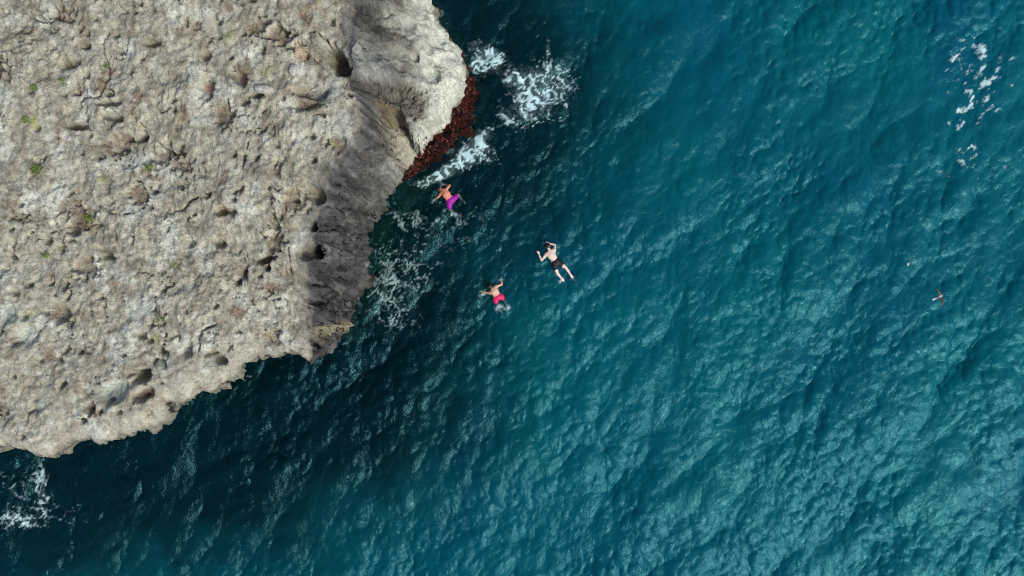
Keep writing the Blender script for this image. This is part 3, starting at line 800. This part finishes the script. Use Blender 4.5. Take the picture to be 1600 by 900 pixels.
def surf_z(x, y):
    m = (np.abs(S[..., 0] - x) < 0.09) & (np.abs(S[..., 1] - y) < 0.09)
    return float(S[..., 2][m].mean())
def person(J, skin, hairc, shortc, label, hair_r, shirt_len=1.0):
    """J: joint -> (px, py, z above the local water)"""
    pel = w2(*J['pelvis'][:2]); z0 = max(surf_z(*w2(*J[k][:2])) for k in ('pelvis', 'chest', 'neck')) + 0.045
    W = {k: np.array([*w2(v[0], v[1], 0), v[2] + z0]) for k, v in J.items()}
    org = W['pelvis'].copy()
    for k in W: W[k] = W[k] - org
    lerp = lambda a, b, t: a + (b - a) * t
    nrm = lambda v: v / (np.linalg.norm(v) + 1e-9)
    sp = nrm(W['neck'] - W['pelvis']); up_ = np.array([0, 0, 1.0]); lat = nrm(np.cross(sp, up_))
    ax_ = nrm(W['head'] - W['neck'])
    dn = np.array([0, 0, -1.0]); dn = nrm(dn - ax_ * dn.dot(ax_)); side = np.cross(ax_, dn)
    waist = lerp(W['pelvis'], W['chest'], .5); H = W['head']
    hl = [[(W['sh_l'], .070), (W['sh_r'], .070), (W['chest'], .105), (lerp(W['chest'], W['neck'], .7), .07)],
          [(W['chest'] + lat * .075, .095), (W['chest'] - lat * .075, .095), (waist + lat * .045, .092), (waist - lat * .045, .092)],
          [(waist + lat * .045, .092), (waist - lat * .045, .092), (W['hip_l'], .098), (W['hip_r'], .098), (W['pelvis'], .10)],
          [(lerp(W['chest'], W['neck'], .6), .07), (W['neck'], .055), (H - ax_ * .03, .05)],
          [(H, .088), (H + ax_ * .045 - dn * .02, .085), (H + ax_ * .03 + dn * .03, .075), (H - ax_ * .05 + dn * .06, .042)],
          [(H + dn * .085 + ax_ * .02, .014), (H + dn * .108 - ax_ * .005, .016)]]
    for q in (-1, 1): hl.append([(H + side * q * .088, .016), (H + side * q * .1 - ax_ * .02, .014)])
    for s in ('l', 'r'):
        S_, E_, Wr = W['sh_' + s], W['el_' + s], W['wr_' + s]
        hl += [[(S_, .066), (lerp(S_, E_, .5), .052), (E_, .043)], [(E_, .043), (lerp(E_, Wr, .35), .045), (Wr, .030)]]
        d = nrm(Wr - E_); la = nrm(np.cross(d, (0, 0, 1.0)))
        hl.append([(Wr, .028), (Wr + d * .085 + la * .028, .016), (Wr + d * .085 - la * .028, .016)])
        for q, L in ((-.030, .062), (-.010, .078), (.010, .072), (.030, .055)):
            b0 = Wr + d * .088 + la * q; b1 = b0 + d * L * .55 + la * q * .25; b2 = b0 + d * L + la * q * .4 + np.array([0, 0, -.016])
            hl += [[(b0, .012), (b1, .011)], [(b1, .011), (b2, .009)]]
        sg = 1 if s == 'l' else -1
        hl.append([(Wr + d * .03 + la * .028 * sg, .015), (Wr + d * .085 + la * .066 * sg, .011)])
        Hp, K, A = W['hip_' + s], W['kn_' + s], W['an_' + s]
        hl += [[(Hp, .098), (lerp(Hp, K, .45), .080), (K, .058)], [(K, .058), (lerp(K, A, .3), .060), (A, .038)]]
        d = nrm(A - K)
        hl.append([(A, .038), (A + d * .10 + lat * .015, .040), (A + d * .10 - lat * .015, .036), (A + d * .19 + np.array([0, 0, -.02]), .026)])
    body = hull_mesh("person", hl)
    body.materials.append(skin)
    o = bpy.data.objects.new("person", body); COL.objects.link(o); o.location = Vector(org)
    tag(o, label, "person", "swimmers in the sea")
    wb = lerp(W['pelvis'], W['chest'], .28)
    h2 = [[(wb + lat * .055, .102), (wb - lat * .055, .102), (W['hip_l'], .116), (W['hip_r'], .116), (W['pelvis'], .118)]]
    for s in ('l', 'r'):
        h2.append([(W['hip_' + s], .116), (lerp(W['hip_' + s], W['kn_' + s], .55 * shirt_len), .104)])
    sm = hull_mesh("swim_shorts", h2); sm.materials.append(shortc)
    so = bpy.data.objects.new("swim_shorts", sm); COL.objects.link(so); so.parent = o
    # hair: a shaggy cap over the back and crown of the head
    bm = bmesh.new(); bmesh.ops.create_icosphere(bm, subdivisions=4, radius=1.0)
    co = np.array([v.co for v in bm.verts]); nz = fbm(co[:, 0] * 1, co[:, 1], co[:, 2], 2.2, 4, .6)
    hc = W['head'] + ax_ * .035 - dn * .025
    for v, q in zip(bm.verts, nz):
        v.co = Vector(hc) + v.co * (hair_r * (1 + .28 * float(q)))
    hm = bpy.data.meshes.new("hair"); bm.to_mesh(hm); bm.free()
    hm.polygons.foreach_set("use_smooth", [True] * len(hm.polygons)); hm.materials.append(hairc)
    ho = bpy.data.objects.new("hair", hm); COL.objects.link(ho); ho.parent = o
    return o

m_hair = plain("dark_hair", (0.012, 0.009, 0.009), 0.4, 0.4, 0.5, 60, 0.4)
sk_pale = plain("pale_skin", (0.70, 0.55, 0.48), 0.5, 0.4, 0.08, 12)
sk_mid = plain("tan_skin", (0.56, 0.35, 0.25), 0.5, 0.4, 0.1, 12)
sk_red = plain("sunburnt_skin", (0.55, 0.22, 0.15), 0.5, 0.4, 0.1, 12)
person({'pelvis': (869, 411, .0), 'chest': (861, 399, .04), 'neck': (857.5, 391, .07), 'head': (855.5, 385.5, .07),
        'sh_l': (852.5, 398, .03), 'el_l': (846, 407, -.03), 'wr_l': (842, 398, -.02),
        'sh_r': (866, 390.5, .03), 'el_r': (867, 383, -.05), 'wr_r': (858, 380.5, -.03),
        'hip_l': (866, 415, -.03), 'kn_l': (870.5, 427, -.06), 'an_l': (876.5, 434, -.12),
        'hip_r': (873, 410.5, -.03), 'kn_r': (884, 418.5, -.05), 'an_r': (890.5, 428, -.11)},
       sk_pale, m_hair, plain("black_cloth", (0.008, 0.009, 0.012), .6, .3, .3, 30),
       "swimmer in black shorts stretched out with both legs showing, farthest from the rock", .105, 0.62)
person({'pelvis': (778.5, 465, -.02), 'chest': (772.5, 455, .05), 'neck': (769, 450.5, .08), 'head': (766, 448, .08),
        'sh_l': (766.5, 457.5, .03), 'el_l': (759.5, 457, -.04), 'wr_l': (754, 456, -.06),
        'sh_r': (775, 447.5, .04), 'el_r': (784, 444.5, .0), 'wr_r': (783.5, 438.5, -.05),
        'hip_l': (774, 467.5, -.03), 'kn_l': (776, 476, -.14), 'an_l': (781, 484, -.26),
        'hip_r': (783, 463, -.03), 'kn_r': (789, 470, -.14), 'an_r': (792, 480, -.26)},
       sk_mid, m_hair, plain("pink_cloth", (0.52, 0.015, 0.11), .55, .3, .15, 20),
       "dark haired swimmer in bright pink red shorts, lowest of the three", .125, 1.0)
person({'pelvis': (705, 315, -.02), 'chest': (697.5, 304, .05), 'neck': (693, 297.5, .06), 'head': (687.5, 296, -.02),
        'sh_l': (689.5, 303, .0), 'el_l': (682.5, 310, -.12), 'wr_l': (678, 314, -.10),
        'sh_r': (698, 296.5, .05), 'el_r': (703, 290.5, .02), 'wr_r': (694, 289, -.14),
        'hip_l': (702, 319, -.04), 'kn_l': (703, 327.5, -.13), 'an_l': (709.5, 332, -.2),
        'hip_r': (709, 311, -.04), 'kn_r': (716, 304.5, -.12), 'an_r': (722, 312, -.14)},
       sk_red, m_hair, plain("purple_cloth", (0.26, 0.008, 0.30), .55, .3, .2, 20),
       "swimmer in purple shorts beside the foam, closest to the cliff", .105, 1.0)

# ------------------------------------------------------------------ bird
def bird():
    zb = 8.0
    c0 = np.array([*w2(1467, 464, zb), zb])
    vs, fs, cols = [], [], []
    def ring_loft(secs, col):
        """secs: list of (centre, u, v) rings"""
        base = len(vs); n = 10
        for ctr, u, v, cc in secs:
            for j in range(n):
                t = 2 * math.pi * j / n
                vs.append(tuple(np.array(ctr) + np.array(u) * math.cos(t) + np.array(v) * math.sin(t))); cols.append(cc)
        for i in range(len(secs) - 1):
            for j in range(n):
                a = base + i * n + j; b = base + i * n + (j + 1) % n
                fs.append((a, b, b + n, a + n))
        fs.append(tuple(base + j for j in range(n))[::-1]); fs.append(tuple(base + (len(secs) - 1) * n + j for j in range(n)))
    WHT = (.55, .56, .58); PK = (.17, .145, .165); DK = (.018, .02, .026); BK = (.35, .22, .1)
    # body along +x, tail at -x
    B = []
    for x, w, h, cc in [(-.20, .030, .004, WHT), (-.15, .026, .008, WHT), (-.10, .016, .014, WHT), (-.06, .022, .022, PK), (-.01, .032, .032, PK), (.03, .030, .030, WHT), (.06, .022, .023, WHT), (.085, .022, .023, WHT), (.105, .014, .015, DK), (.115, .006, .006, BK), (.14, .001, .001, BK)]:
        B.append(((x, 0, 0), (0, w, 0), (0, 0, h), cc))
    ring_loft(B, None)
    for s in (-1, 1):
        Wg = []
        for y, x, ch, th, zz in [(.01, .02, .052, .010, .012), (.07, .035, .048, .008, .03), (.13, .035, .042, .006, .04), (.19, .015, .034, .005, .04), (.25, -.02, .022, .004, .03), (.30, -.055, .004, .002, .02)]:
            cc = PK if y < .05 else DK
            Wg.append(((x, s * y, zz), (ch, 0, 0), (0, 0, th), cc))
        ring_loft(Wg, None)
    me = bpy.data.meshes.new("bird"); me.from_pydata(vs, [], fs)
    bm = bmesh.new(); bm.from_mesh(me); bmesh.ops.recalc_face_normals(bm, faces=bm.faces); bm.to_mesh(me); bm.free()
    at = me.color_attributes.new("tint", 'FLOAT_COLOR', 'POINT')
    at.data.foreach_set("color", np.array([[*q, 1] for q in cols], np.float32).ravel())
    me.polygons.foreach_set("use_smooth", [True] * len(me.polygons))
    m, nt, out = new_mat("feathers")
    a = nt.nodes.new("ShaderNodeVertexColor"); a.layer_name = "tint"
    b = nd(nt, "ShaderNodeBsdfPrincipled", Roughness=.7); nt.links.new(a.outputs[0], b.inputs["Base Color"]); nt.links.new(b.outputs[0], out.inputs[0])
    me.materials.append(m)
    o = bpy.data.objects.new("bird", me); COL.objects.link(o); o.location = Vector(c0)
    o.rotation_euler = (math.radians(8), 0, math.radians(24))
    tag(o, "dark winged seabird with white tail gliding over the open water", "bird")
bird()
